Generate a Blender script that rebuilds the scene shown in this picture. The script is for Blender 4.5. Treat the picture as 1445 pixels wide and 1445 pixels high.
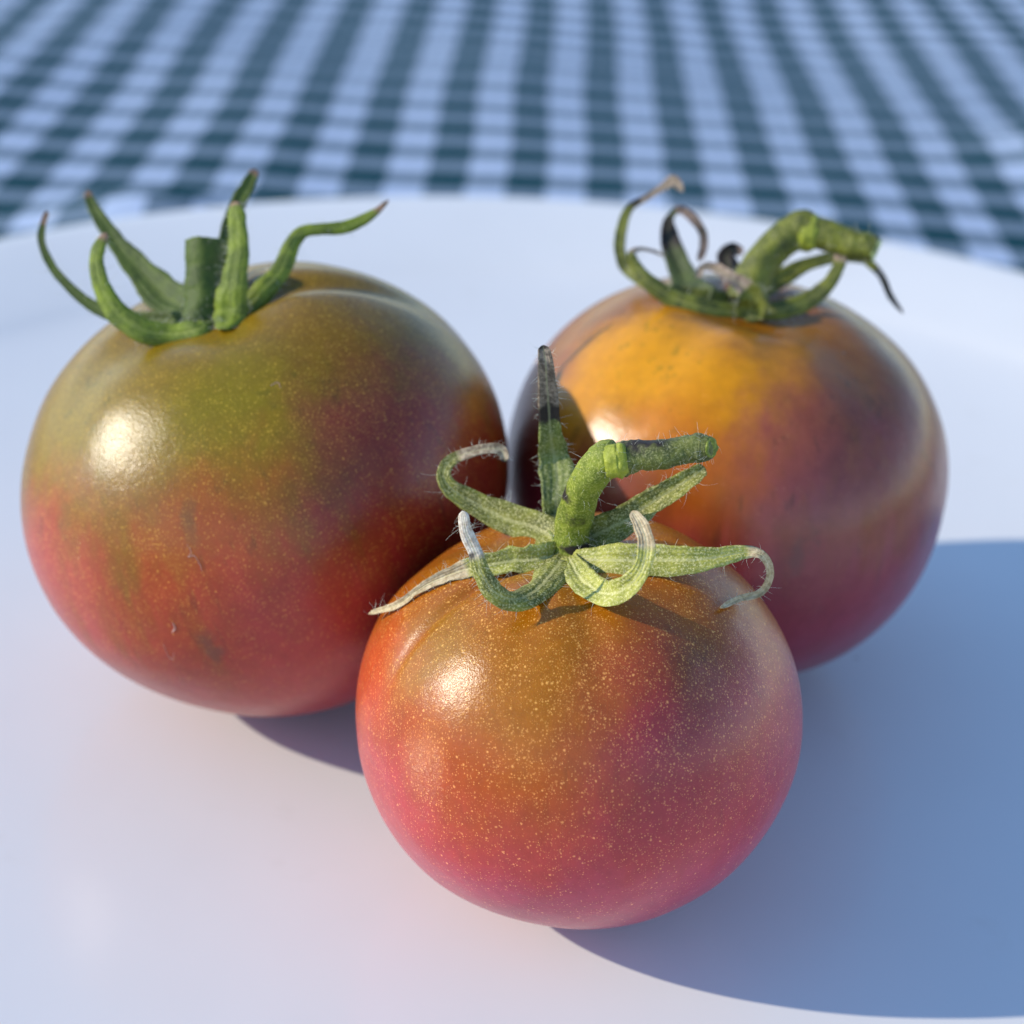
import bpy, bmesh, math, random
import numpy as np
from mathutils import Vector, Matrix, Quaternion, noise
from mathutils.bvhtree import BVHTree

random.seed(7)
scene = bpy.context.scene
for o in list(bpy.data.objects):
    bpy.data.objects.remove(o)
COL = scene.collection

# ------------------------------------------------------------------ camera
F = 2650.0 / 1445.0                     # focal length in picture widths
PITCH, ROLL = math.radians(28.9), math.radians(3.6)
CAM = Vector((0, 0, 0.18626))
FWD = Vector((0, math.cos(PITCH), -math.sin(PITCH)))
UP0 = Vector((0, math.sin(PITCH), math.cos(PITCH)))
RIGHT0 = Vector((1, 0, 0))
cam_up = UP0 * math.cos(ROLL) - RIGHT0 * math.sin(ROLL)
cam_right = RIGHT0 * math.cos(ROLL) + UP0 * math.sin(ROLL)

cd = bpy.data.cameras.new('camera')
cam = bpy.data.objects.new('camera', cd)
COL.objects.link(cam)
m = Matrix((cam_right, cam_up, -FWD)).transposed().to_4x4()
m.translation = CAM
cam.matrix_world = m
cd.sensor_width = 36.0
cd.lens = 36.0 * F
cd.clip_start = 0.01
cd.clip_end = 100.0
cd.dof.use_dof = True
cd.dof.focus_distance = 0.250
cd.dof.aperture_fstop = 15.5
scene.camera = cam

# ------------------------------------------------------------------ light
SUN_EL, SUN_AZ = math.radians(28.0), math.radians(6.0)      # low sun from the left, a little towards the camera
to_sun = Vector((-math.cos(SUN_EL) * math.cos(SUN_AZ), -math.cos(SUN_EL) * math.sin(SUN_AZ), math.sin(SUN_EL)))
world = bpy.data.worlds.new('World')
scene.world = world
world.use_nodes = True
wn = world.node_tree
wn.nodes.clear()
sky = wn.nodes.new('ShaderNodeTexSky')
sky.sky_type = 'NISHITA'
sky.sun_disc = False
sky.sun_elevation = SUN_EL
sky.sun_rotation = math.atan2(to_sun.x, to_sun.y)
sky.air_density = 1.0
sky.dust_density = 0.0
sky.ozone_density = 3.4
sky.altitude = 0.0
bg = wn.nodes.new('ShaderNodeBackground')
bg.inputs['Strength'].default_value = 0.15
wo = wn.nodes.new('ShaderNodeOutputWorld')
wn.links.new(sky.outputs[0], bg.inputs[0])
wn.links.new(bg.outputs[0], wo.inputs[0])

sd = bpy.data.lights.new('sun', 'SUN')
sd.energy = 2.6
sd.angle = math.radians(0.9)
sd.color = (1.0, 0.90, 0.74)
sun = bpy.data.objects.new('sun', sd)
COL.objects.link(sun)
sun.rotation_euler = (-to_sun).to_track_quat('-Z', 'Y').to_euler()
sun.location = to_sun * 2

vs = scene.view_settings
vs.view_transform = 'Standard'
vs.look = 'None'
vs.exposure = 0.74
vs.gamma = 1.0
vs.use_curve_mapping = False
scene.render.resolution_x = scene.render.resolution_y = 1024


# ------------------------------------------------------------------ helpers
def ray(px, py):
    """direction of a photo pixel, scaled to depth 1 along the camera axis"""
    x = (px - 722.5) / 2650.0
    y = -(py - 722.5) / 2650.0
    return FWD + cam_right * x + cam_up * y


def tag(o, label, cat, group=None):
    o['label'] = label
    o['category'] = cat
    if group:
        o['group'] = group


def mesh_obj(name, verts, faces, mat, parent=None, smooth=True):
    me = bpy.data.meshes.new(name)
    me.from_pydata([tuple(v) for v in verts], [], faces)
    me.update()
    if smooth:
        me.polygons.foreach_set('use_smooth', [True] * len(me.polygons))
    me.materials.append(mat)
    o = bpy.data.objects.new(name, me)
    COL.objects.link(o)
    if parent:
        o.parent = parent
    return o


def set_attr(o, name, values):
    a = o.data.attributes.new(name, 'FLOAT', 'POINT')
    a.data.foreach_set('value', list(values))


class NT:
    def __init__(self, name):
        self.mat = bpy.data.materials.new(name)
        self.mat.use_nodes = True
        self.t = self.mat.node_tree
        self.t.nodes.clear()
        self.out = self.n('ShaderNodeOutputMaterial')

    def n(self, typ, ins=None, **props):
        nd = self.t.nodes.new(typ)
        for k, v in props.items():
            setattr(nd, k, v)
        for k, v in (ins or {}).items():
            self.put(nd.inputs[k], v)
        return nd

    def put(self, sock, v):
        if isinstance(v, bpy.types.NodeSocket):
            self.t.links.new(v, sock)
        elif isinstance(v, (tuple, list)) and sock.type == 'RGBA' and len(v) == 3:
            sock.default_value = (*v, 1)
        else:
            sock.default_value = v

    def math(self, op, a, b=0.0, c=0.0, clamp=False):
        nd = self.n('ShaderNodeMath', {0: a, 1: b, 2: c}, operation=op)
        nd.use_clamp = clamp
        return nd.outputs[0]

    def vmath(self, op, a, b=(0, 0, 0), scale=None):
        nd = self.n('ShaderNodeVectorMath', {0: a, 1: b}, operation=op)
        if scale is not None:
            self.put(nd.inputs['Scale'], scale)
        return nd.outputs['Value'] if op in ('DISTANCE', 'LENGTH', 'DOT_PRODUCT') else nd.outputs['Vector']

    def rng(self, v, a, b, c=0.0, d=1.0, smooth=True):
        nd = self.n('ShaderNodeMapRange', {0: v, 1: a, 2: b, 3: c, 4: d},
                    interpolation_type='SMOOTHSTEP' if smooth else 'LINEAR')
        return nd.outputs[0]

    def noise(self, vec, scale, detail=2.0, rough=0.5, color=False, lac=2.0):
        nd = self.n('ShaderNodeTexNoise', {'Vector': vec, 'Scale': scale, 'Detail': detail, 'Roughness': rough, 'Lacunarity': lac})
        return nd.outputs['Color'] if color else nd.outputs[0]

    def mix(self, f, a, b, mode='MIX'):
        nd = self.n('ShaderNodeMix', data_type='RGBA', blend_type=mode)
        self.put(nd.inputs[0], f)
        self.put(nd.inputs[6], a)
        self.put(nd.inputs[7], b)
        return nd.outputs[2]

    def ramp(self, v, stops):
        nd = self.n('ShaderNodeValToRGB', {0: v})
        cr = nd.color_ramp
        cr.interpolation = 'EASE'
        while len(cr.elements) < len(stops):
            cr.elements.new(0.5)
        for e, (p, c) in zip(cr.elements, stops):
            e.position = p
            e.color = (*c, 1)
        return nd.outputs[0]

    def finish(self, shader):
        self.t.links.new(shader, self.out.inputs[0])
        return self.mat


def catmull(pts, n):
    """n samples of a Catmull-Rom curve through equal-length rows of numbers"""
    P = np.array(pts, float)
    P = np.vstack([2 * P[0] - P[1], P, 2 * P[-1] - P[-2]])
    out = []
    for u in np.linspace(0, len(pts) - 1, n):
        i = min(int(u), len(pts) - 2)
        f = u - i
        a, b, c, d = P[i:i + 4]
        out.append(0.5 * (2 * b + (c - a) * f + (2 * a - 5 * b + 4 * c - d) * f * f + (3 * b - a - 3 * c + d) * f ** 3))
    return np.array(out)


# ------------------------------------------------------------------ materials of the setting
def mat_plate():
    t = NT('white_glazed_ceramic')
    co = t.n('ShaderNodeTexCoord').outputs['Object']
    n1 = t.noise(co, 14, 3)
    col = t.mix(t.rng(n1, 0.3, 0.7), (0.72, 0.72, 0.715), (0.75, 0.75, 0.745))
    sm = t.noise(co, 60, 4, 0.65)
    smask = t.rng(sm, 0.60, 0.78)
    col = t.mix(t.math('MULTIPLY', smask, 0.22), col, (0.60, 0.58, 0.54))
    vo = t.n('ShaderNodeTexVoronoi', {'Vector': co, 'Scale': 55.0})
    spot = t.math('MULTIPLY', t.rng(vo.outputs['Distance'], 0.03, 0.05, 1, 0),
                  t.math('GREATER_THAN', t.n('ShaderNodeSeparateColor', {0: vo.outputs['Color']}).outputs[0], 0.80))
    col = t.mix(t.math('MULTIPLY', spot, 0.5), col, (0.38, 0.34, 0.30))
    b = t.n('ShaderNodeBump', {'Strength': 0.15, 'Distance': 0.0006, 'Height': t.noise(co, 45, 2)})
    p = t.n('ShaderNodeBsdfPrincipled', {'Base Color': col, 'Roughness': t.rng(n1, 0.3, 0.7, 0.16, 0.25),
                                         'Normal': b.outputs[0], 'IOR': 1.5})
    return t.finish(p.outputs[0])


PERIOD = 0.0255


def mat_cloth():
    t = NT('green_gingham_cloth')
    co = t.n('ShaderNodeTexCoord').outputs['Object']
    wob = t.vmath('SUBTRACT', t.noise(co, 7, 1, color=True), (0.5, 0.5, 0.5))
    c2 = t.vmath('ADD', co, t.vmath('SCALE', wob, scale=0.006))
    s = t.n('ShaderNodeSeparateXYZ', {0: c2})

    def stripe(v, off):
        fr = t.math('FRACT', t.math('ADD', t.math('DIVIDE', v, PERIOD), off))
        d = t.math('ABSOLUTE', t.math('SUBTRACT', fr, 0.5))
        return t.rng(d, 0.232, 0.262)             # 1 on the green half of the period
    sx = stripe(s.outputs[0], 0.5 - 0.0106 / PERIOD)
    sy = stripe(s.outputs[1], 0.5 - 0.5865 / PERIOD)
    # woven threads: warp and weft alternate
    th = 0.0006
    wx = t.math('SINE', t.math('MULTIPLY', s.outputs[0], 2 * math.pi / th))
    wy = t.math('SINE', t.math('MULTIPLY', s.outputs[1], 2 * math.pi / th))
    chk = t.rng(t.math('MULTIPLY', wx, wy), -0.4, 0.4)
    fac = t.math('MULTIPLY', t.math('ADD', sx, sy), t.math('MULTIPLY_ADD', chk, 0.12, 0.60), clamp=True)
    white = t.mix(t.noise(co, 300, 2), (0.40, 0.50, 0.68), (0.48, 0.57, 0.73))  # white threads dimmed and blued: shade look put into the colour
    green = t.mix(t.noise(co, 260, 2), (0.0006, 0.036, 0.050), (0.001, 0.056, 0.070))
    col = t.mix(fac, white, green)
    h = t.math('MULTIPLY', wx, wy)
    b = t.n('ShaderNodeBump', {'Strength': 0.4, 'Distance': 0.0002, 'Height': h})
    p = t.n('ShaderNodeBsdfPrincipled', {'Base Color': col, 'Roughness': 0.8, 'Specular IOR Level': 0.05, 'Normal': b.outputs[0]})
    return t.finish(p.outputs[0])


# ------------------------------------------------------------------ tablecloth and platter
CLOTH_Z = -0.011


def make_cloth():
    nx, ny = 150, 190
    x0, x1, y0, y1 = -0.62, 0.64, -0.22, 1.32
    vs_, fs = [], []
    for j in range(ny + 1):
        for i in range(nx + 1):
            x = x0 + (x1 - x0) * i / nx
            y = y0 + (y1 - y0) * j / ny
            r = math.hypot(x - PLATE_C[0], y - PLATE_C[1])
            free = min(1, max(0, (r - 0.16) / 0.10))
            z = 0.0035 * noise.noise(Vector((x * 5.5, y * 4.0, 3.1))) + 0.0025 * noise.noise(Vector((x * 13 + 4, y * 9, 7.7)))
            z += 0.009 * math.exp(-((x - 0.195) / 0.032) ** 2 - ((y - 0.635) / 0.030) ** 2)  # bulge made up so its sunward slope shows a bright patch
            z += 0.010 * math.exp(-((x + 0.110) / 0.030) ** 2 - ((y - 0.515) / 0.020) ** 2)  # same on the left, shaped for a bright patch by the rim
            z = CLOTH_Z + free * (z - 0.0005) * (1 if z < 0 else 1)
            vs_.append((x, y, z))
    w = nx + 1
    for j in range(ny):
        for i in range(nx):
            a = j * w + i
            fs.append((a, a + 1, a + w + 1, a + w))
    o = mesh_obj('tablecloth', vs_, fs, mat_cloth())
    md = o.modifiers.new('thickness', 'SOLIDIFY')
    md.thickness = 0.0006
    md.offset = -1
    tag(o, 'green and white gingham tablecloth spread under the white platter', 'tablecloth')
    return o


PLATE_C = (0.012, 0.276)


def make_plate():
    prof = [(0.0, 0.0), (0.03, 0.0), (0.06, 0.0), (0.085, 0.0001), (0.11, 0.0007), (0.13, 0.0019), (0.15, 0.0037),
            (0.165, 0.0055), (0.174, 0.0070), (0.180, 0.0086), (0.190, 0.0108), (0.200, 0.0128), (0.207, 0.0140),
            (0.211, 0.0145), (0.2133, 0.0141), (0.2140, 0.0130), (0.2131, 0.0119), (0.2105, 0.0108), (0.200, 0.0090),
            (0.180, 0.0045), (0.165, 0.0015), (0.150, -0.0012), (0.130, -0.0034), (0.122, -0.0042), (0.1205, -0.0095),
            (0.1190, -0.0105), (0.1165, -0.0105), (0.115, -0.0095), (0.1135, -0.0048), (0.08, -0.0052), (0.0, -0.0052)]
    pr = catmull(prof, 110)
    pr[:, 0] = np.maximum(pr[:, 0], 0)
    n = 200
    vs_, fs = [], []
    for k, (r, z) in enumerate(pr):
        if k in (0, len(pr) - 1):
            vs_.append((0, 0, z))
            continue
        for i in range(n):
            a = 2 * math.pi * i / n
            rr = r * (1 + 0.0015 * math.sin(2 * a + 1))
            vs_.append((rr * math.cos(a), rr * math.sin(a), z))
    def idx(k, i):
        if k == 0:
            return 0
        return 1 + (k - 1) * n + i % n
    L = len(pr)
    for k in range(L - 1):
        for i in range(n):
            if k == 0:
                fs.append((0, idx(1, i), idx(1, i + 1)))
            elif k == L - 2:
                fs.append((len(vs_) - 1, idx(k, i + 1), idx(k, i)))
            else:
                fs.append((idx(k, i), idx(k + 1, i), idx(k + 1, i + 1), idx(k, i + 1)))
    o = mesh_obj('platter', vs_, fs, mat_plate())
    o.location = (PLATE_C[0], PLATE_C[1], 0)
    tag(o, 'large round glossy white platter with a raised rim holding three tomatoes', 'platter')
    return o


make_cloth()
make_plate()


# ------------------------------------------------------------------ tomato skin
def mat_skin(name, R, stops, patches, speck, streak, bump, rough, scuffs=()):
    """stops: colours from the underside (0) to the stem end (1); patches: (direction, radius, softness, colour, strength)"""
    t = NT(name)
    co = t.n('ShaderNodeTexCoord').outputs['Object']
    p = t.vmath('SCALE', co, scale=1.0 / R)
    wob = t.vmath('SUBTRACT', t.noise(p, 2.2, 3, 0.55, color=True), (0.5, 0.5, 0.5))
    pw = t.vmath('ADD', p, t.vmath('SCALE', wob, scale=0.45))
    # meridian streaks: noise squeezed round the axis
    stv = t.vmath('MULTIPLY', p, (1, 1, 0.16))
    st = t.math('SUBTRACT', t.noise(stv, 9, 3, 0.6), 0.5)
    z = t.n('ShaderNodeSeparateXYZ', {0: pw}).outputs[2]
    h = t.math('ADD', t.math('MULTIPLY_ADD', z, 0.5, 0.5), t.math('MULTIPLY', st, streak))
    col = t.ramp(h, stops)
    pn = t.vmath('NORMALIZE', pw)
    for d, rad, soft, c, k in patches:
        d = Vector(d).normalized()
        dist = t.math('ADD', t.vmath('DISTANCE', pn, tuple(d)), t.math('MULTIPLY', st, streak * 0.9))
        col = t.mix(t.math('MULTIPLY', t.rng(dist, rad - soft, rad + soft, 1, 0), k), col, c)
    # mottling under the skin
    mot = t.noise(p, 16, 4, 0.65)
    col = t.mix(t.rng(mot, 0.25, 0.75, 0.0, 0.35), col, t.mix(1.0, col, (0.55, 0.50, 0.50), 'MULTIPLY'))
    # thin dark streaks running down from the stem end
    sv = t.noise(t.vmath('MULTIPLY', p, (1, 1, 0.10)), 24, 2, 0.6)
    band = t.math('MULTIPLY', t.rng(t.noise(p, 3.5, 2), 0.42, 0.62), t.rng(z, -0.55, 0.1))
    col = t.mix(t.math('MULTIPLY', t.rng(sv, 0.56, 0.70), t.math('MULTIPLY', band, streak * 1.4)), col,
                t.mix(1.0, col, (0.42, 0.60, 0.55), 'MULTIPLY'))
    clus = t.rng(t.noise(p, 4.5, 3, 0.6), 0.30, 0.65, 0.45, 1.25)
    # pale corky specks, thick near the stem, thin below
    zz = t.n('ShaderNodeSeparateXYZ', {0: p}).outputs[2]
    specks = None
    for sc, size, dens in speck['layers']:
        jit = t.vmath('ADD', p, t.vmath('SCALE', t.vmath('SUBTRACT', t.noise(p, sc * 1.5, 1, color=True), (0.5, 0.5, 0.5)), scale=0.5 / sc))
        vo = t.n('ShaderNodeTexVoronoi', {'Vector': jit, 'Scale': float(sc), 'Randomness': 0.9})
        rnd = t.n('ShaderNodeSeparateColor', {0: vo.outputs['Color']})
        sz = t.math('MULTIPLY', t.math('MULTIPLY_ADD', rnd.outputs[1], 0.8, 0.5), size)
        m_ = t.rng(t.math('DIVIDE', vo.outputs['Distance'], sz), 0.35, 1.0, 1, 0)
        keep = t.math('LESS_THAN', rnd.outputs[0], t.math('MULTIPLY', t.rng(zz, speck['z0'], speck['z1'], speck['low'], 1.0), t.math('MULTIPLY', clus, dens)))
        m_ = t.math('MULTIPLY', m_, keep)
        m_ = t.math('MULTIPLY', m_, t.math('MULTIPLY_ADD', rnd.outputs[2], 0.7, 0.3))
        specks = m_ if specks is None else t.math('MAXIMUM', specks, m_)
    sc_col = t.mix(0.52, t.mix(1.0, col, (2.1, 2.0, 2.0), 'MULTIPLY'), speck['col'])
    col = t.mix(t.math('MULTIPLY', specks, speck['k']), col, sc_col)
    for d, rad, c, k in scuffs:
        d = Vector(d).normalized()
        dist = t.vmath('LENGTH', t.vmath('MULTIPLY', t.vmath('SUBTRACT', t.vmath('ADD', p, t.vmath('SCALE', t.vmath('SUBTRACT', t.noise(p, 14, 3, 0.6, color=True), (0.5, 0.5, 0.5)), scale=0.09)), tuple(d * 0.98)), (1, 1, 0.42)))
        col = t.mix(t.rng(dist, rad * 0.4, rad, k, 0), col, c)
    fine = t.noise(p, 150, 2, 0.6)
    hgt = t.math('ADD', fine, t.math('MULTIPLY', t.noise(p, 60, 1), 0.5))
    b1 = t.n('ShaderNodeBump', {'Strength': bump, 'Distance': 0.00009, 'Height': hgt})
    b2 = t.n('ShaderNodeBump', {'Strength': 0.12, 'Distance': 0.0012, 'Height': t.noise(p, 7, 2), 'Normal': b1.outputs[0]})
    rgh = t.rng(t.noise(p, 5, 4, 0.6), 0.3, 0.7, rough - 0.03, rough + 0.05)
    pb = t.n('ShaderNodeBsdfPrincipled', {
        'Base Color': col, 'Roughness': rgh, 'Normal': b2.outputs[0], 'IOR': 1.45, 'Specular IOR Level': 0.10,
        'Coat Weight': 0.68, 'Coat Roughness': rough * 0.70, 'Coat IOR': 1.5, 'Coat Normal': b2.outputs[0],
        'Subsurface Weight': 0.15, 'Subsurface Radius': (1.0, 0.35, 0.2), 'Subsurface Scale': 0.0022})
    return t.finish(pb.outputs[0])


def mat_green(name, green, pale, dark, dry1, dry2, fuzz=0.5):
    """sepals and stems: 'dry' attribute = withered share, 'dark' = blackened share"""
    t = NT(name)
    co = t.n('ShaderNodeTexCoord').outputs['Object']
    n1 = t.noise(co, 300, 4, 0.65)
    n2 = t.noise(co, 3400, 3, 0.7)
    col = t.mix(t.rng(n1, 0.32, 0.68), dark, green)
    col = t.mix(t.rng(n2, 0.45, 0.70, 0, fuzz), col, pale)
    al = t.n('ShaderNodeAttribute', attribute_name='dry').outputs['Fac']
    bl = t.n('ShaderNodeAttribute', attribute_name='black').outputs['Fac']
    dm = t.rng(t.math('ADD', al, t.math('MULTIPLY', t.math('SUBTRACT', n1, 0.5), 0.5)), 0.35, 0.65)
    dcol = t.mix(t.rng(t.noise(co, 1500, 3, 0.65), 0.35, 0.65), dry2, dry1)
    col = t.mix(dm, col, dcol)
    bm_ = t.rng(t.math('ADD', bl, t.math('MULTIPLY', t.math('SUBTRACT', t.noise(co, 900, 3), 0.5), 0.8)), 0.3, 0.75)
    col = t.mix(bm_, col, (0.022, 0.016, 0.014))
    ac = t.n('ShaderNodeAttribute', attribute_name='across').outputs['Fac']
    acw = t.math('ADD', ac, t.math('MULTIPLY', t.math('SUBTRACT', t.noise(co, 500, 2), 0.5), 0.25))
    rib = t.math('MULTIPLY', t.rng(t.math('ABSOLUTE', acw), 0.03, 0.16, 1, 0), t.rng(t.math('ABSOLUTE', ac), 0.0, 0.001))
    col = t.mix(t.math('MULTIPLY', rib, 0.35), col, pale)
    lines = t.math('SINE', t.math('MULTIPLY', acw, 17.0))
    hg = t.math('ADD', t.noise(co, 1900, 3, 0.6), t.math('ADD', t.math('MULTIPLY', t.noise(co, 700, 2), 0.8), t.math('MULTIPLY', lines, 0.17)))
    b = t.n('ShaderNodeBump', {'Strength': 0.55, 'Distance': 0.0003, 'Height': hg})
    pb = t.n('ShaderNodeBsdfPrincipled', {'Base Color': col, 'Roughness': 0.6, 'Normal': b.outputs[0],
                                          'Specular IOR Level': 0.35})
    return t.finish(pb.outputs[0])


def mat_hair():
    t = NT('fine_plant_hair')
    pb = t.n('ShaderNodeBsdfPrincipled', {'Base Color': (0.62, 0.62, 0.52), 'Roughness': 0.4})
    return t.finish(pb.outputs[0])


def mat_plain(name, c1, c2, scale, rough=0.6):
    t = NT(name)
    co = t.n('ShaderNodeTexCoord').outputs['Object']
    n1 = t.noise(co, scale, 3, 0.6)
    b = t.n('ShaderNodeBump', {'Strength': 0.6, 'Distance': 0.0003, 'Height': n1})
    pb = t.n('ShaderNodeBsdfPrincipled', {'Base Color': t.mix(t.rng(n1, 0.3, 0.7), c1, c2), 'Roughness': rough, 'Normal': b.outputs[0]})
    return t.finish(pb.outputs[0])


HAIR = mat_hair()
LINT = mat_plain('pale_lint', (0.45, 0.27, 0.22), (0.62, 0.42, 0.36), 900)
SCAR = mat_plain('brown_scar', (0.10, 0.05, 0.03), (0.22, 0.12, 0.07), 1200)


# ------------------------------------------------------------------ tomato builder
class Tomato:
    def __init__(self, cx, cy, rpx_center, R, stem_px, label, lobes, rho=0.80, zt=0.90, zb=0.93, sink=0.11, seed=0, dents=()):
        self.R = R
        self.root = bpy.data.objects.new('tomato', None)
        COL.objects.link(self.root)
        self.root.empty_display_size = 0.01
        self.root.location = (cx, cy, 0)
        tag(self.root, label, 'tomato')
        c = Vector((cx, cy, R * zb))
        # tilt: the stem end must lie on the sight line of its pixel
        d = ray(*stem_px).normalized()
        oc = CAM - c
        b = oc.dot(d)
        q = b * b - (oc.length_squared - (rho * R) ** 2)
        tt = -b - math.sqrt(max(q, 0))
        axis = (CAM + d * tt - c).normalized()
        self.axis = axis
        rot = Vector((0, 0, 1)).rotation_difference(axis)
        self.rot = rot
        self.lobes = lobes
        # local azimuth of grooves from pixels
        n_th, n_ph = 190, 300
        vs_ = []
        self.center = c
        grooves = [(self.local_dir(px, py), w, dp, reach) for px, py, w, dp, reach in lobes]
        grooves = [(math.atan2(g.y, g.x), w, dp, reach) for g, w, dp, reach in grooves]
        dent = [(self.local_dir(px, py), w, dp) for px, py, w, dp in dents]

        def prof(th, ph):
            s, co_ = math.sin(th), math.cos(th)
            r = s
            z = co_ * (zt if co_ > 0 else zb)
            if co_ > 0:
                z -= sink * math.exp(-(s / 0.30) ** 2)
                r *= 1 + 0.02 * math.sin(2 * th)
            else:
                z = z if z > -zb * 0.985 else -zb * 0.985 - 0.1 * (z + zb * 0.985) * 0
            for a, w, dp, reach in grooves:
                da = (ph - a + math.pi) % (2 * math.pi) - math.pi
                fall = math.exp(-(th / reach) ** 4) * min(1, th / 0.25)
                g = dp * math.exp(-(da * max(s, 0.2) / w) ** 2) * fall
                r *= 1 - g * 0.6
                z -= g * max(co_, 0) * 0.9
            return r, z
        for i in range(n_th + 1):
            th = math.pi * i / n_th
            for j in range(n_ph):
                ph = 2 * math.pi * j / n_ph
                r, z = prof(th, ph)
                x, y = r * math.cos(ph), r * math.sin(ph)
                v = Vector((x, y, z))
                nz = noise.noise(v * 1.3 + Vector((seed * 7.1, 0, 0))) * 0.027 + noise.noise(v * 3.2 + Vector((0, seed * 3.3, 0))) * 0.006
                v *= 1 + nz
                vd = v.normalized()
                for dd, w, dp in dent:
                    v -= vd * dp * math.exp(-((vd - dd).length / w) ** 2)
                vs_.append(v * R)
                if i in (0, n_th):
                    break
        def idx(i, j):
            if i == 0:
                return 0
            if i == n_th:
                return 1 + (n_th - 1) * n_ph
            return 1 + (i - 1) * n_ph + j % n_ph
        fs = []
        for i in range(n_th):
            for j in range(n_ph):
                if i == 0:
                    fs.append((0, idx(1, j), idx(1, j + 1)))
                elif i == n_th - 1:
                    fs.append((idx(i, j), idx(n_th, 0), idx(i, j + 1)))
                else:
                    fs.append((idx(i, j), idx(i + 1, j), idx(i + 1, j + 1), idx(i, j + 1)))
        wv = [rot @ v for v in vs_]
        zmin = min(v.z for v in wv)
        self.center = Vector((cx, cy, -zmin + 0.0002))
        self.local_center = Vector((0, 0, self.center.z))
        self.bvh = BVHTree.FromPolygons([self.center + v for v in wv], fs)
        self._mesh = (vs_, fs)
        hit = self.bvh.ray_cast(self.center + axis * R * 2, -axis)[0]
        self.base = hit
        self.base_depth = (hit - CAM).dot(FWD)

    def local_dir(self, px, py):
        d = ray(px, py).normalized()
        oc = CAM - self.center
        b = oc.dot(d)
        q = b * b - (oc.length_squared - (0.97 * self.R) ** 2)
        tt = -b - math.sqrt(max(q, 0))
        return (self.rot.inverted() @ (CAM + d * tt - self.center)).normalized()

    def skin(self, mat):
        o = mesh_obj('fruit', self._mesh[0], self._mesh[1], mat, self.root)
        o.location = self.local_center
        o.rotation_mode = 'QUATERNION'
        o.rotation_quaternion = self.rot
        self.fruit = o
        return o

    def on_skin(self, px, py, lift=0.0):
        d = ray(px, py).normalized()
        h, n, _, _ = self.bvh.ray_cast(CAM, d)
        return h + n * lift, n

    def pt(self, px, py, v, mode, clear=0.0007):
        """pixel + height above the stem-end plane (mode h) or depth behind the stem end (mode d), in mm"""
        d = ray(px, py)
        if mode == 'h':
            dep = ((self.base - CAM).dot(self.axis) + v * 1e-3) / d.dot(self.axis)
        else:
            dep = self.base_depth + v * 1e-3
        hit = self.bvh.ray_cast(CAM, d.normalized())
        if hit[0] is not None:
            hd = (hit[0] - CAM).dot(FWD)
            nn = hit[1]
            lim = hd - clear / max(0.3, -nn.dot(d.normalized()))
            if dep > lim:
                dep = lim
        return CAM + d * dep

    # ---- parts of the calyx
    def calyx(self, mat):
        """small fleshy disc the sepals grow from"""
        n, rings = 40, 7
        vs_, fs = [], []
        ax = self.axis
        u = ax.orthogonal().normalized()
        w = ax.cross(u)
        rad = self.R * 0.125
        vs_.append(self.base + ax * 0.0011)
        for k in range(1, rings + 1):
            f = k / rings
            for i in range(n):
                a = 2 * math.pi * i / n
                rr = rad * f * (1 + 0.22 * math.cos(6 * a + 0.6) * f)
                p = self.base + (u * math.cos(a) + w * math.sin(a)) * rr
                hit = self.bvh.ray_cast(p + ax * 0.02, -ax)[0]
                up = 0.0011 * math.sqrt(max(0, 1 - f ** 3)) - 0.0003 * f
                vs_.append(hit + ax * up)
        for k in range(rings):
            for i in range(n):
                j = (i + 1) % n
                if k == 0:
                    fs.append((0, 1 + i, 1 + j))
                else:
                    a = 1 + (k - 1) * n
                    b = 1 + k * n
                    fs.append((a + i, b + i, b + j, a + j))
        o = mesh_obj('calyx', [v - self.root.location for v in vs_], fs, mat, self.root)
        set_attr(o, 'dry', [0] * len(vs_))
        set_attr(o, 'black', [0] * len(vs_))
        self.cal = o
        self.hairs = []
        return o

    def sepal(self, pts, mat, mode, dry_from=2.0, black=(), face=0.6, cup=0.25, thick=0.00042, curl=0.0, hair=70, seed=0, rough=1.0, lean=None):
        rows = []
        for px, py, v, wpx in pts:
            P = self.pt(px, py, v, mode)
            dep = (P - CAM).dot(FWD)
            rows.append((*P, wpx / 2650.0 * dep * 0.5))
        n = max(28, 7 * len(pts))
        S = catmull(rows, n)
        C = [Vector(r[:3]) for r in S]
        W = [max(0.00012, r[3]) for r in S]
        rnd = random.Random(seed * 31 + int(pts[0][0]))
        ph = rnd.random() * 50
        vs_, fs, dry, blk, vein = [], [], [], [], []
        M = 9
        prev = None
        for i in range(n):
            tg = (C[min(n - 1, i + 1)] - C[max(0, i - 1)]).normalized()
            tocam = (CAM - C[i]).normalized()
            nrm = tocam + self.axis * (0.6 * (1 - face))
            if lean:
                nrm = nrm + lean
            side = tg.cross(nrm)
            if side.length < 1e-3:
                side = prev
            side.normalize()
            if prev is not None:
                if side.dot(prev) < 0:
                    side = -side
                side = (side * 0.5 + prev * 0.5).normalized()
                side = (side - tg * side.dot(tg)).normalized()
            prev = side.copy()
            nn = side.cross(tg).normalized()
            if nn.dot(tocam) < 0:
                nn = -nn
            f = i / (n - 1)
            w = W[i]
            endf = 1.0 if f < 0.96 else math.sqrt(max(0.05, 1 - ((f - 0.96) / 0.04) ** 2))
            w *= endf
            d_ = min(1, max(0, (f - dry_from + 0.07) / 0.14))
            th = thick * (1 - 0.45 * f) * (1 - 0.3 * d_) * endf
            th = min(th, w * 0.9)
            b_ = 0.0
            for b0, bw, bk in black:
                b_ = max(b_, bk * math.exp(-((f - b0) / bw) ** 2))
            k = cup
            ring = []
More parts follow.
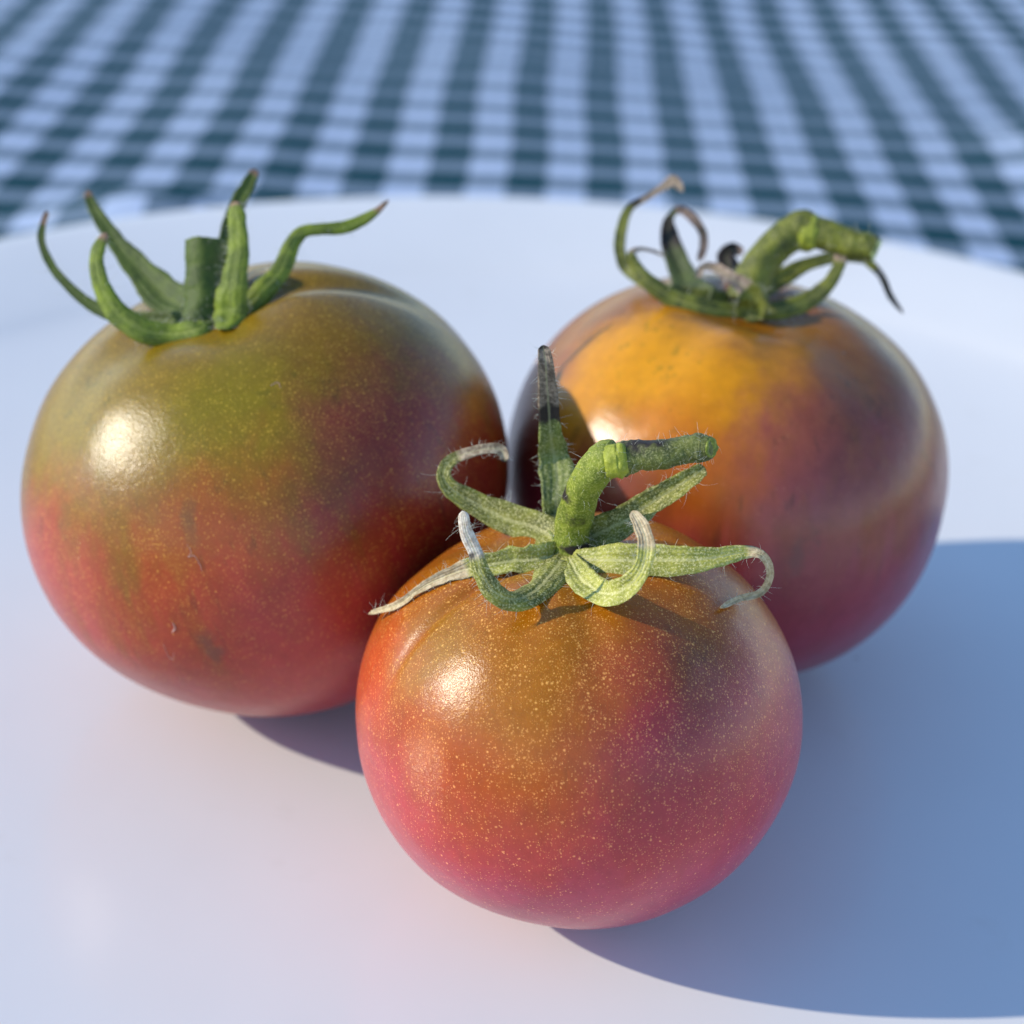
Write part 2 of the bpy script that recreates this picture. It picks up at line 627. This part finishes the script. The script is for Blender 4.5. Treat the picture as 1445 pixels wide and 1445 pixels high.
            for s in range(M):
                e = -1 + 2 * s / (M - 1)
                wob = 1 + rough * 0.13 * noise.noise(Vector((f * 14 + ph, e * 1.2, seed))) + rough * 0.06 * noise.noise(Vector((f * 45 + ph, e * 2, 3)))
                off = side * (e * w * wob) + nn * (k * w * (e * e - 0.35)) * (1 if curl == 0 else curl)
                off += nn * (w * 0.10 * rough * noise.noise(Vector((f * 9, e * 1.6 + ph, 9))))
                # midrib
                off += nn * (-0.10 * w * math.exp(-(e / 0.18) ** 2))
                ring.append((C[i] + off, nn * th * (0.25 + 0.75 * math.sqrt(max(0, 1 - e * e)))))
            for p, t_ in ring:
                vs_.append(p + t_ * 0.5)
            for p, t_ in reversed(ring):
                vs_.append(p - t_ * 0.5)
            es = [-1 + 2 * s / (M - 1) for s in range(M)]
            vein += es + es[::-1]
            dry += [d_] * (2 * M)
            blk += [b_] * (2 * M)
        K = 2 * M
        for i in range(n - 1):
            for s in range(K):
                a, b = i * K + s, i * K + (s + 1) % K
                fs.append((a, a + K, b + K, b))
        fs.append(tuple(range(K)))
        fs.append(tuple(reversed(range((n - 1) * K, n * K))))
        o = mesh_obj('sepal', [v - self.root.location for v in vs_], fs, mat, self.cal)
        set_attr(o, 'dry', dry)
        set_attr(o, 'black', blk)
        set_attr(o, 'across', vein)
        # hairs along the margins and faces
        for _ in range(hair):
            i = rnd.randrange(1, n - 1)
            s = rnd.choice((0, M - 1, M, K - 1, rnd.randrange(K), rnd.randrange(K)))
            p = vs_[i * K + s]
            out = p - C[i]
            if out.length < 1e-6:
                continue
            out = out.normalized() + Vector([rnd.uniform(-.7, .7) for _ in range(3)])
            self.add_hair(p, out.normalized(), rnd.uniform(0.0004, 0.0013) * (1.9 if rnd.random() < 0.15 else 1), rnd)
        return o

    def add_hair(self, p, d, L, rnd):
        self.hairs.append((p, d, L, rnd.uniform(-1, 1), rnd.random()))

    def stem(self, pts, mat, mode, n=46, name='stem', cut_mat=None, parent=None, hair=120, bumps=0.05, seed=1, dry_end=0.0, black=(), end_taper=1.0, clear=0.0):
        """a round stalk; rows (px, py, value, width in px); flat cut at the far end"""
        rows = []
        for px, py, v, wpx in pts:
            d = ray(px, py)
            if mode == 'h':
                dep = ((self.base - CAM).dot(self.axis) + v * 1e-3) / d.dot(self.axis)
            else:
                dep = self.base_depth + v * 1e-3
            P = CAM + d * dep
            rows.append((*P, wpx / 2650.0 * dep * 0.5))
        S = catmull(rows, n)
        C = [Vector(r[:3]) for r in S]
        rnd = random.Random(seed)
        K = 24
        vs_, fs, dry, blk = [], [], [], []
        u = None
        for i in range(n):
            tg = (C[min(n - 1, i + 1)] - C[max(0, i - 1)]).normalized()
            if u is None:
                u = tg.orthogonal().normalized()
            u = (u - tg * u.dot(tg)).normalized()
            w = tg.cross(u)
            f = i / (n - 1)
            b_ = 0.0
            for s in range(K):
                a = 2 * math.pi * s / K
                q = Vector((math.cos(a) * 1.3, math.sin(a) * 1.3, f * 6 + seed * 3))
                r = S[i][3] * (1 + bumps * noise.noise(q) + bumps * 0.8 * noise.noise(q * 3.7) + 0.03 * math.cos(5 * a))
                v = C[i] + (u * math.cos(a) + w * math.sin(a)) * r
                vs_.append(v)
                bb = 0.0
                for b0, bw, bk, side in black:
                    sd_ = max(0, (u * math.cos(a) + w * math.sin(a)).dot(side)) if side else 1
                    bb = max(bb, bk * math.exp(-((f - b0) / bw) ** 2) * sd_)
                blk.append(bb)
                dry.append(max(0, dry_end * (f - 0.85) / 0.15))
        for i in range(n - 1):
            for s in range(K):
                a, b = i * K + s, i * K + (s + 1) % K
                fs.append((a, b, b + K, a + K))
        fs.append(tuple(reversed(range(K))))
        # the far end: a rounded bead, closed
        fs.append(tuple(range((n - 1) * K, n * K)))
        o = mesh_obj(name, [v - self.root.location for v in vs_], fs, mat, parent or self.root)
        set_attr(o, 'dry', dry)
        set_attr(o, 'black', blk)
        if cut_mat:
            tg = (C[-1] - C[-2]).normalized()
            cv, cf = [], []
            ringv = vs_[(n - 1) * K:]
            cen = sum(ringv, Vector()) / K
            for kk, (sc, up) in enumerate(((0.97, -0.00025), (0.985, 0.00005), (0.90, 0.0002), (0.6, 0.00005), (0.3, -0.00015))):
                for s, v in enumerate(ringv):
                    cv.append(cen + (v - cen) * sc * (1 + 0.05 * noise.noise(v * 1500)) + tg * (up + 0.00025 * noise.noise(v * 900)))
            for kk in range(4):
                for s in range(K):
                    a, b = kk * K + s, kk * K + (s + 1) % K
                    cf.append((a, b, b + K, a + K))
            cf.append(tuple(range(4 * K, 5 * K)))
            e = mesh_obj('cut_end', [v - self.root.location for v in cv], cf, cut_mat, o)
            set_attr(e, 'dry', [0] * len(cv))
            set_attr(e, 'black', [0] * len(cv))
        for _ in range(hair):
            i = rnd.randrange(n)
            s = rnd.randrange(K)
            p = vs_[i * K + s]
            out = (p - C[i]).normalized() + Vector([rnd.uniform(-.5, .5) for _ in range(3)])
            self.add_hair(p, out.normalized(), rnd.uniform(0.0003, 0.0011) * (2.3 if rnd.random() < 0.15 else 1), rnd)
        return o

    def knuckle(self, px, py, v, mode, tang_px, w_px, h_px, mat, parent):
        """swollen abscission joint: a ring with a lip, axis along the direction of tang_px (px, py, value)"""
        def at(px, py, v):
            d = ray(px, py)
            dep = ((self.base - CAM).dot(self.axis) + v * 1e-3) / d.dot(self.axis) if mode == 'h' else self.base_depth + v * 1e-3
            return CAM + d * dep, dep
        c, dep = at(px, py, v)
        tg = (at(*tang_px)[0] - c).normalized()
        L = w_px / 2650 * dep
        Rk = h_px / 2650 * dep * 0.5
        u = tg.orthogonal().normalized()
        w = tg.cross(u)
        vs_, fs = [], []
        K = 30
        prof = [(-1.1, 0.84), (-0.75, 0.95), (-0.4, 0.99), (-0.1, 1.01), (0.06, 1.02), (0.13, 0.985), (0.2, 0.98), (0.28, 1.02), (0.5, 0.99), (0.8, 0.93), (1.05, 0.82)]
        for zf, rf in prof:
            for s in range(K):
                a = 2 * math.pi * s / K
                r = Rk * rf * (1 + 0.16 * noise.noise(Vector((math.cos(a) * 2, math.sin(a) * 2, zf * 2 + px))) + 0.05 * noise.noise(Vector((math.cos(a) * 6, math.sin(a) * 6, zf * 5))))
                vs_.append(c + tg * (zf * L + 0.06 * L * math.sin(a + 1)) + (u * math.cos(a) + w * math.sin(a)) * r)
        for i in range(len(prof) - 1):
            for s in range(K):
                a, b = i * K + s, i * K + (s + 1) % K
                fs.append((a, b, b + K, a + K))
        fs.append(tuple(reversed(range(K))))
        fs.append(tuple(range((len(prof) - 1) * K, len(prof) * K)))
        o = mesh_obj('knuckle', [q - self.root.location for q in vs_], fs, mat, parent)
        set_attr(o, 'dry', [0] * len(vs_))
        set_attr(o, 'black', [0] * len(vs_))
        return o

    def finish_hair(self, width=0.000022):
        vs_, fs = [], []
        for p, d, L, bend, r in self.hairs:
            u = d.orthogonal().normalized()
            w = d.cross(u)
            bd = (u * math.cos(r * 6.28) + w * math.sin(r * 6.28)) * bend
            base = len(vs_)
            for k in range(4):
                f = k / 3
                c = p + d * (L * f) + bd * (L * 0.9 * f * f)
                rr = width * (1 - 0.6 * f)
                for s in range(3):
                    a = 2.094 * s
                    vs_.append(c + (u * math.cos(a) + w * math.sin(a)) * rr)
            for k in range(3):
                for s in range(3):
                    a, b = base + k * 3 + s, base + k * 3 + (s + 1) % 3
                    fs.append((a, b, b + 3, a + 3))
            fs.append((base + 9, base + 10, base + 11))
        o = mesh_obj('hairs', [v - self.root.location for v in vs_], fs, HAIR, self.cal)
        o['kind'] = 'stuff'
        return o

    def fibre(self, pix, mat, r=0.00006, lift=0.00008, name='lint_fibre'):
        """a thread lying on the skin through photo pixels"""
        P = []
        for px, py in pix:
            h, n = self.on_skin(px, py)
            P.append((*(h + n * lift), *n))
        S = catmull(P, 8 * len(pix))
        vs_, fs = [], []
        n = len(S)
        for i in range(n):
            c = Vector(S[i][:3])
            tg = (Vector(S[min(n - 1, i + 1)][:3]) - Vector(S[max(0, i - 1)][:3])).normalized()
            nn = Vector(S[i][3:]).normalized()
            sd_ = tg.cross(nn).normalized()
            f = i / (n - 1)
            rr = r * (0.5 + 0.5 * math.sin(math.pi * f)) * (1 + 0.4 * noise.noise(Vector((f * 9, 0, pix[0][0]))))
            for s in range(5):
                a = 2 * math.pi * s / 5
                vs_.append(c + (sd_ * math.cos(a) + nn * math.sin(a)) * rr - self.root.location)
        for i in range(n - 1):
            for s in range(5):
                a, b = i * 5 + s, i * 5 + (s + 1) % 5
                fs.append((a, b, b + 5, a + 5))
        return mesh_obj(name, vs_, fs, mat, self.root)

    def fleck(self, px, py, wpx, hpx, mat, name='scar', seed=0):
        """small irregular raised fleck on the skin"""
        h, n = self.on_skin(px, py)
        dep = (h - CAM).dot(FWD)
        K = 14
        cr = (cam_right - n * cam_right.dot(n)).normalized()
        cu = n.cross(cr)
        vs_ = []
        for sc, up in ((1.0, -0.00003), (0.75, 0.00007), (0.35, 0.0001)):
            for s in range(K):
                a = 2 * math.pi * s / K
                k = sc * (1 + 0.45 * noise.noise(Vector((math.cos(a) * 1.5, math.sin(a) * 1.5, seed + px))))
                q = h + cr * math.cos(a) * wpx / 5300 * dep * k + cu * math.sin(a) * hpx / 5300 * dep * k
                hit = self.bvh.ray_cast(q + n * 0.003, -n)[0] or q
                vs_.append(hit + n * up - self.root.location)
        fs = []
        for kk in range(2):
            for s in range(K):
                a, b = kk * K + s, kk * K + (s + 1) % K
                fs.append((a, b, b + K, a + K))
        fs.append(tuple(range(2 * K, 3 * K)))
        return mesh_obj(name, vs_, fs, mat, self.root)


# ------------------------------------------------------------------ the front tomato
G_FRONT = mat_green('fuzzy_sage_green', (0.23, 0.235, 0.03), (0.66, 0.62, 0.30), (0.08, 0.09, 0.012), (0.52, 0.42, 0.29), (0.24, 0.17, 0.11), 0.75)
G_FRONT_PALE = mat_green('fuzzy_pale_green', (0.42, 0.42, 0.08), (0.76, 0.71, 0.38), (0.20, 0.22, 0.03), (0.60, 0.49, 0.31), (0.38, 0.28, 0.15), 0.7)
G_FRONT_GREY = mat_green('withered_white_green', (0.23, 0.235, 0.03), (0.66, 0.62, 0.30), (0.08, 0.09, 0.012), (0.70, 0.64, 0.55), (0.46, 0.37, 0.28), 0.75)
G_FRONT_BROWN = mat_green('withered_brown_green', (0.17, 0.21, 0.04), (0.50, 0.50, 0.26), (0.06, 0.09, 0.016), (0.30, 0.24, 0.18), (0.10, 0.075, 0.055), 0.65)
G_STEM = mat_green('stem_green', (0.20, 0.25, 0.016), (0.48, 0.48, 0.14), (0.09, 0.13, 0.010), (0.45, 0.42, 0.2), (0.25, 0.22, 0.1), 0.6)
G_STUB = mat_green('stem_dark_green', (0.12, 0.14, 0.022), (0.34, 0.35, 0.16), (0.04, 0.055, 0.010), (0.45, 0.42, 0.2), (0.2, 0.18, 0.1), 0.6)
G_KNUCKLE = mat_green('joint_yellow_green', (0.32, 0.36, 0.03), (0.54, 0.54, 0.14), (0.18, 0.22, 0.02), (0.45, 0.42, 0.2), (0.25, 0.22, 0.1), 0.4)
G_CUT = mat_green('cut_pale_green', (0.45, 0.55, 0.22), (0.70, 0.74, 0.50), (0.34, 0.42, 0.14), (0.45, 0.42, 0.2), (0.25, 0.22, 0.1), 0.6)

T = Tomato(0.01121, 0.22422, 314, 0.032, (803, 782),
           'smallest tomato, pink below golden speckled shoulders, its sage green calyx on a kinked stem', rho=0.80,
           lobes=[(605, 872, 0.035, 0.030, 1.0), (630, 850, 0.16, 0.035, 0.95), (985, 895, 0.15, 0.035, 1.10), (835, 900, 0.09, 0.035, 0.85), (740, 880, 0.06, 0.015, 0.8), (1000, 760, 0.14, 0.03, 1.0), (620, 740, 0.14, 0.03, 1.0)],
           seed=1)
dl = T.local_dir
T.skin(mat_skin('speckled_pink_skin', T.R,
    [(0.0, (0.55, 0.095, 0.130)), (0.28, (0.50, 0.055, 0.090)), (0.46, (0.47, 0.045, 0.045)), (0.62, (0.38, 0.055, 0.008)),
     (0.78, (0.36, 0.085, 0.002)), (0.95, (0.35, 0.120, 0.003))],
    [(dl(735, 1070), 0.34, 0.28, (0.42, 0.085, 0.001), 0.85),
     (dl(755, 950), 0.33, 0.25, (0.37, 0.130, 0.001), 0.9),
     (dl(610, 920), 0.20, 0.18, (0.31, 0.150, 0.003), 0.75),
     (dl(960, 1060), 0.36, 0.30, (0.34, 0.028, 0.055), 0.85),  # purple flank: skin tone with the sky's reflection put into the colour
     (dl(1010, 940), 0.24, 0.18, (0.15, 0.055, 0.010), 0.75),
     (dl(1090, 1010), 0.32, 0.22, (0.48, 0.070, 0.085), 0.7),
     (dl(530, 960), 0.28, 0.16, (0.55, 0.070, 0.020), 0.75)],
    dict(layers=((48, 0.31, 0.72), (82, 0.36, 0.75), (130, 0.38, 0.65)), z0=-0.6, z1=0.7, low=0.25, col=(0.92, 0.56, 0.16), k=0.95),
    0.16, 0.5, 0.33,
    scuffs=[]))
T.calyx(G_FRONT)
S = lambda pts, mat=G_FRONT, **k: T.sepal(pts, mat, 'h', **k)
S([(795, 770, .5, 26), (783, 735, 1.5, 28), (785, 705, 4.5, 42), (786, 673, 7, 50), (781, 640, 10, 44), (777, 611, 13.5, 33), (773, 557, 19.5, 28), (770, 513, 24.5, 22), (766, 487, 27, 16)],
  dry_from=0.70, black=((0.69, 0.035, 0.95), (0.99, 0.03, 0.7)), seed=1, mat=G_FRONT_BROWN, face=0.8, hair=110)
S([(790, 768, .5, 36), (764, 748, .7, 46), (710, 730, 2, 44), (666, 708, 4, 34), (637, 690, 6, 26), (626, 670, 8, 20), (635, 651, 9.5, 18), (658, 640, 10.5, 15), (688, 633, 11, 15), (708, 636, 10.5, 16), (713, 652, 9, 12)],
  dry_from=0.66, black=((0.99, 0.03, 0.6), (0.64, 0.03, 0.5)), seed=2, face=0.75)
S([(785, 785, .3, 40), (750, 790, .5, 40), (710, 793, .5, 36), (666, 801, -.5, 28), (626, 814, -2, 19), (591, 832, -4.5, 12), (560, 854, -7, 11), (520, 866, -9, 7)],
  dry_from=0.45, seed=3, face=0.65, cup=0.5, rough=2.2, mat=G_FRONT_PALE)
S([(793, 792, .5, 50), (780, 808, .3, 54), (763, 828, 0, 46), (732, 846, 1, 36), (701, 838, 3, 30), (681, 812, 5.5, 27), (670, 779, 8.5, 22), (657, 748, 11.5, 18), (653, 721, 14, 14)],
  dry_from=0.72, black=((0.74, 0.03, 0.6),), seed=4, face=0.7, mat=G_FRONT_GREY, lean=to_sun * 0.35, hair=100, curl=-1)
S([(803, 786, .6, 24), (810, 801, .5, 36), (826, 822, 0, 42), (854, 838, 1, 38), (882, 830, 3, 34), (905, 804, 6, 26), (912, 770, 9, 25), (905, 743, 11, 22), (892, 721, 12.5, 13)],
  dry_from=0.74, seed=5, face=0.7, mat=G_FRONT_PALE)
S([(802, 782, .6, 14), (818, 787, .7, 26), (842, 790, 1, 36), (879, 790, 1.5, 45), (923, 790, 1.5, 46), (967, 791, 1.5, 42), (1012, 786, 1.5, 30), (1051, 779, 1.5, 19), (1076, 784, 1, 13), (1087, 810, -2, 11), (1074, 836, -5, 11), (1043, 845, -6.5, 10), (1016, 858, -8, 8)],
  dry_from=0.60, seed=6, face=0.75, mat=G_FRONT_PALE, rough=1.5)
S([(815, 775, .5, 44), (834, 758, 2, 48), (879, 737, 4, 44), (914, 712, 6, 38), (950, 690, 8, 33), (976, 673, 9.5, 27), (995, 660, 10.5, 18)],
  seed=7, face=0.75, cup=0.5)
st = T.stem([(804, 786, -1, 54), (807, 765, 1.5, 52), (808, 743, 4, 50), (817, 708, 8.5, 50), (834, 670, 13.3, 52), (852, 650, 15.6, 54), (868, 646, 16.2, 50)],
            G_STEM, 'h', bumps=0.09, black=((0.55, 0.05, 0.8, Vector((-1, 0, 0))), (0.18, 0.05, 0.9, Vector((0.3, -1, 0))), (0.45, 0.05, 0.6, Vector((0, -1, 0)))), seed=3)
T.knuckle(870, 650, 16.2, 'h', (900, 645, 16.6), 15, 49, G_KNUCKLE, st)
T.stem([(876, 648, 16.2, 48), (900, 643, 16.6, 45), (935, 641, 17.0, 42), (970, 634, 17.5, 40), (992, 632, 17.8, 40), (1003, 632, 18, 31)], G_STUB, 'h', name='stalk_stub', parent=st,
       cut_mat=G_STEM, seed=5, bumps=0.13, black=((0.25, 0.3, 0.8, Vector((0, 0, 1))), (0.8, 0.2, 0.5, Vector((0, 0, 1)))))
T.finish_hair()

# ------------------------------------------------------------------ the left tomato
G_L = mat_green('leaf_green', (0.18, 0.24, 0.016), (0.38, 0.42, 0.11), (0.07, 0.11, 0.010), (0.36, 0.22, 0.15), (0.18, 0.10, 0.07), 0.35)
G_LD = mat_green('leaf_dark_shaded_green', (0.065, 0.105, 0.010), (0.20, 0.25, 0.06), (0.03, 0.055, 0.007), (0.36, 0.22, 0.15), (0.18, 0.10, 0.07), 0.3)  # darker copy for the stub and back sepals, whose shade is in the colour
T = Tomato(-0.04030, 0.27343, 341, 0.03976, (288, 452),
           'largest tomato, olive green shoulders over brick red, with a short straight cut stem', rho=0.80,
           lobes=[(520, 402, 0.10, 0.075, 1.1), (460, 520, 0.16, 0.03, 1.0), (330, 560, 0.2, 0.025, 1.0), (160, 480, 0.15, 0.03, 1.0)], seed=4, zt=0.92)
dl = T.local_dir
T.skin(mat_skin('olive_red_skin', T.R,
    [(0.0, (0.42, 0.070, 0.070)), (0.26, (0.38, 0.038, 0.030)), (0.42, (0.33, 0.034, 0.009)), (0.55, (0.27, 0.055, 0.003)),
     (0.66, (0.19, 0.095, 0.002)), (0.95, (0.23, 0.135, 0.003))],
    [(dl(330, 560), 0.32, 0.22, (0.20, 0.155, 0.001), 0.9),
     (dl(120, 570), 0.34, 0.25, (0.23, 0.150, 0.003), 0.8),
     (dl(480, 470), 0.36, 0.25, (0.16, 0.085, 0.001), 0.8),
     (dl(560, 630), 0.34, 0.25, (0.23, 0.032, 0.035), 0.7),  # right side, next row too: its maroon shade is put into the colour
     (dl(640, 720), 0.42, 0.25, (0.24, 0.016, 0.006), 0.9),
     (dl(90, 800), 0.30, 0.22, (0.46, 0.065, 0.050), 0.7),
     (dl(300, 790), 0.34, 0.25, (0.42, 0.055, 0.012), 0.6),
     (dl(450, 880), 0.36, 0.25, (0.42, 0.045, 0.045), 0.6)],
    dict(layers=((62, 0.28, 0.5), (95, 0.34, 0.7), (140, 0.36, 0.6)), z0=-0.6, z1=0.3, low=0.15, col=(0.80, 0.52, 0.08), k=0.8),
    0.34, 0.55, 0.35,
    scuffs=[(dl(272, 750), 0.05, (0.13, 0.08, 0.02), 0.35), (dl(270, 725), 0.045, (0.13, 0.08, 0.02), 0.35), (dl(100, 735), 0.06, (0.13, 0.09, 0.02), 0.4), (dl(300, 905), 0.055, (0.12, 0.05, 0.03), 0.55)]))
T.calyx(G_L)
S = lambda pts, mat=G_L, **k: T.sepal(pts, mat, 'd', **k)
S([(285, 455, 0, 20), (230, 452, 1, 26), (180, 450, 3, 22), (142, 438, 4, 19), (112, 418, 5, 15), (82, 388, 6, 13), (66, 362, 6.5, 12), (58, 338, 7, 11), (61, 315, 7.5, 9), (67, 298, 8, 7)],
  mat=G_LD, dry_from=0.88, seed=11, hair=50)
S([(292, 458, -2, 30), (277, 466, -3, 32), (239, 472, -5, 34), (202, 466, -6, 36), (168, 444, -6, 33), (146, 411, -5.5, 27), (136, 377, -5, 23), (138, 351, -4, 20), (150, 328, -3, 10)],
  dry_from=0.94, seed=12, cup=0.25, hair=90, curl=-1, lean=to_sun * 0.3)
S([(280, 440, 1, 44), (254, 429, 3, 50), (228, 414, 6, 54), (194, 377, 9, 38), (165, 343, 11, 27), (142, 310, 12, 20), (129, 287, 13, 15), (123, 269, 13, 9)],
  mat=G_LD, dry_from=0.93, seed=13, hair=40)
S([(312, 425, 3, 28), (315, 400, 5, 28), (318, 369, 7, 27), (323, 325, 8, 24), (336, 287, 9, 22), (350, 261, 10, 19), (361, 239, 11, 11)],
  mat=G_LD, dry_from=0.95, seed=14, hair=30)
S([(345, 440, -1, 38), (355, 429, -1, 36), (374, 407, -1, 32), (396, 381, 0, 28), (411, 347, 1, 24), (426, 328, 1.5, 19), (452, 323, 2, 17), (482, 321, 2.5, 19), (508, 312, 3, 17), (531, 298, 3, 11), (549, 282, 3, 4)],
  dry_from=0.90, black=((0.97, 0.05, 0.5),), seed=15, cup=0.25, hair=60, curl=-1)
S([(316, 464, -2, 16), (321, 454, -3, 40), (325, 440, -3.3, 52), (325, 425, -3.5, 49), (329, 399, -4, 41), (335, 362, -4, 32), (335, 325, -3.5, 28), (333, 300, -3, 24), (331, 284, -2.5, 12)],
  dry_from=0.95, seed=16, cup=0.25, hair=90, curl=-1, lean=to_sun * 0.3)
T.stem([(284, 462, 0, 60), (286, 445, 0, 54), (287, 415, 0.3, 50), (288, 380, 0.6, 51), (289, 341, 1, 54)], G_LD, 'd', cut_mat=G_L, seed=8, hair=50, bumps=0.10)
T.finish_hair(0.00003)
T.fibre([(264, 768), (270, 778), (266, 786), (274, 784), (282, 796), (285, 806)], LINT, 0.00004)
T.fibre([(244, 878), (247, 886), (243, 892)], LINT, 0.00010)
T.fibre([(231, 908), (236, 922), (243, 930), (246, 920)], LINT, 0.00004)
T.fibre([(381, 545), (392, 540), (396, 548)], LINT, 0.00004)

# ------------------------------------------------------------------ the right tomato
G_R = mat_green('calyx_green', (0.15, 0.17, 0.014), (0.36, 0.36, 0.10), (0.035, 0.05, 0.008), (0.42, 0.33, 0.25), (0.20, 0.14, 0.11), 0.5)
G_RD = mat_green('calyx_dark_green', (0.07, 0.10, 0.025), (0.18, 0.20, 0.09), (0.03, 0.05, 0.014), (0.20, 0.14, 0.12), (0.08, 0.05, 0.045), 0.4)
T = Tomato(0.03655, 0.29179, 311, 0.03827, (1052, 425),
           'tomato with golden yellow shoulders over mauve, dry curled sepals and a kinked stem', rho=0.82,
           lobes=[(1190, 480, 0.20, 0.045, 1.05), (960, 470, 0.14, 0.035, 0.95), (1100, 480, 0.12, 0.025, 0.8)], seed=9)
dl = T.local_dir
T.skin(mat_skin('golden_mauve_skin', T.R,
    [(0.0, (0.36, 0.040, 0.080)), (0.26, (0.28, 0.026, 0.050)), (0.45, (0.26, 0.030, 0.040)), (0.60, (0.23, 0.045, 0.016)),
     (0.74, (0.28, 0.085, 0.004)), (0.95, (0.28, 0.105, 0.006))],
    [(dl(1040, 550), 0.36, 0.24, (0.66, 0.255, 0.001), 0.97),
     (dl(900, 510), 0.36, 0.22, (0.70, 0.300, 0.001), 0.97),
     (dl(985, 665), 0.24, 0.22, (0.50, 0.110, 0.002), 0.75),
     (dl(1140, 640), 0.28, 0.2, (0.28, 0.055, 0.065), 0.8),
     (dl(1200, 500), 0.20, 0.2, (0.28, 0.12, 0.008), 0.6),
     (dl(1250, 570), 0.34, 0.22, (0.17, 0.045, 0.012), 0.7),
     (dl(1290, 660), 0.30, 0.22, (0.22, 0.026, 0.022), 0.7),
     (dl(1150, 790), 0.28, 0.18, (0.32, 0.085, 0.085), 0.6),
     (dl(740, 600), 0.35, 0.2, (0.20, 0.018, 0.008), 0.85)],
    dict(layers=((60, 0.26, 0.35), (100, 0.26, 0.3)), z0=-0.6, z1=0.5, low=0.15, col=(0.85, 0.60, 0.30), k=0.3),
    0.40, 0.35, 0.34,
    scuffs=[(dl(1120, 785), 0.06, (0.16, 0.07, 0.06), 0.55), (dl(1142, 760), 0.04, (0.16, 0.07, 0.06), 0.5)]))
T.calyx(G_R)
S = lambda pts, mat=G_R, **k: T.sepal(pts, mat, 'd', **k)
S([(1030, 425, 1, 26), (985, 420, 3, 26), (930, 408, 4.5, 20), (886, 383, 5, 15), (875, 355, 5.5, 16), (877, 324, 6, 16), (889, 293, 6, 12), (913, 279, 6, 9), (934, 265, 6, 11), (951, 255, 5.5, 15), (964, 271, 5, 7)],
  mat=G_R, dry_from=0.62, black=((0.64, 0.05, 0.7),), seed=21, hair=30)
S([(1050, 440, -3.5, 20), (1028, 440, -4, 25), (986, 433, -5, 31), (948, 420, -5, 29), (917, 399, -5, 23), (898, 376, -4, 17), (891, 358, -4, 12), (903, 351, -3, 6), (924, 355, -2, 5), (939, 362, -2, 3)],
  dry_from=0.68, seed=22, cup=0.25, hair=50, curl=-1)
S([(1000, 425, 2, 44), (975, 410, 4, 44), (962, 383, 6, 36), (948, 348, 8, 30), (943, 320, 9, 20), (948, 303, 9, 10), (960, 296, 8, 12), (977, 307, 6, 14), (991, 327, 5, 12), (993, 348, 4, 12), (986, 369, 3, 9)],
  mat=G_RD, dry_from=0.55, black=((0.38, 0.13, 0.95), (0.8, 0.12, 0.6)), seed=23, hair=20)
S([(1058, 400, 3, 20), (1045, 392, 5, 24), (1030, 375, 6, 27), (1024, 361, 7, 24), (1035, 352, 7, 20), (1048, 358, 6, 12)],
  mat=G_RD, dry_from=0.3, black=((0.6, 0.4, 0.9),), seed=24, hair=10)
S([(1065, 410, 3, 26), (1083, 403, 4, 28), (1111, 388, 6, 26), (1138, 374, 7, 20), (1180, 363, 8, 17), (1215, 365, 8, 14), (1232, 376, 8, 12), (1246, 393, 7, 10), (1256, 417, 7, 9), (1275, 443, 6, 4)],
  mat=G_R, dry_from=0.70, black=((0.85, 0.15, 0.8),), seed=25, hair=20)
S([(1062, 440, -4, 20), (1083, 440, -4, 23), (1114, 434, -4, 28), (1145, 421, -3, 25), (1169, 400, -3, 21), (1183, 376, -3, 18), (1187, 355, -2, 19), (1176, 338, -2, 14)],
  dry_from=0.76, seed=26, cup=0.25, hair=50, mat=G_R, curl=-1)
S([(1054, 449, -4, 16), (1056, 442, -5.2, 42), (1060, 430, -6.2, 48), (1058, 416, -7, 36), (1046, 402, -7, 24), (1028, 390, -7, 18), (1007, 377, -6, 14), (990, 379, -6, 10), (984, 393, -6, 7)],
  dry_from=0.45, seed=27, cup=0.5, hair=50, mat=G_R, rough=1.8)
st = T.stem([(1054, 425, 0, 62), (1060, 400, 0, 54), (1076, 368, 0, 50), (1104, 340, 0, 50), (1130, 323, -0.5, 52), (1145, 324, -1, 48)], G_R, 'd', seed=12, bumps=0.10, hair=60)
T.knuckle(1140, 328, -0.8, 'd', (1165, 331, -1.5), 16, 51, G_KNUCKLE, st)
T.stem([(1142, 326, -1, 46), (1165, 331, -1.5, 44), (1200, 343, -2.5, 42), (1222, 348, -3.5, 39), (1236, 353, -4, 33)], G_R, 'd', name='stalk_stub', parent=st, cut_mat=G_CUT, seed=14, bumps=0.12, hair=60)
T.finish_hair(0.00003)
T.fleck(1190, 498, 8, 6, SCAR, 'scar', 5)
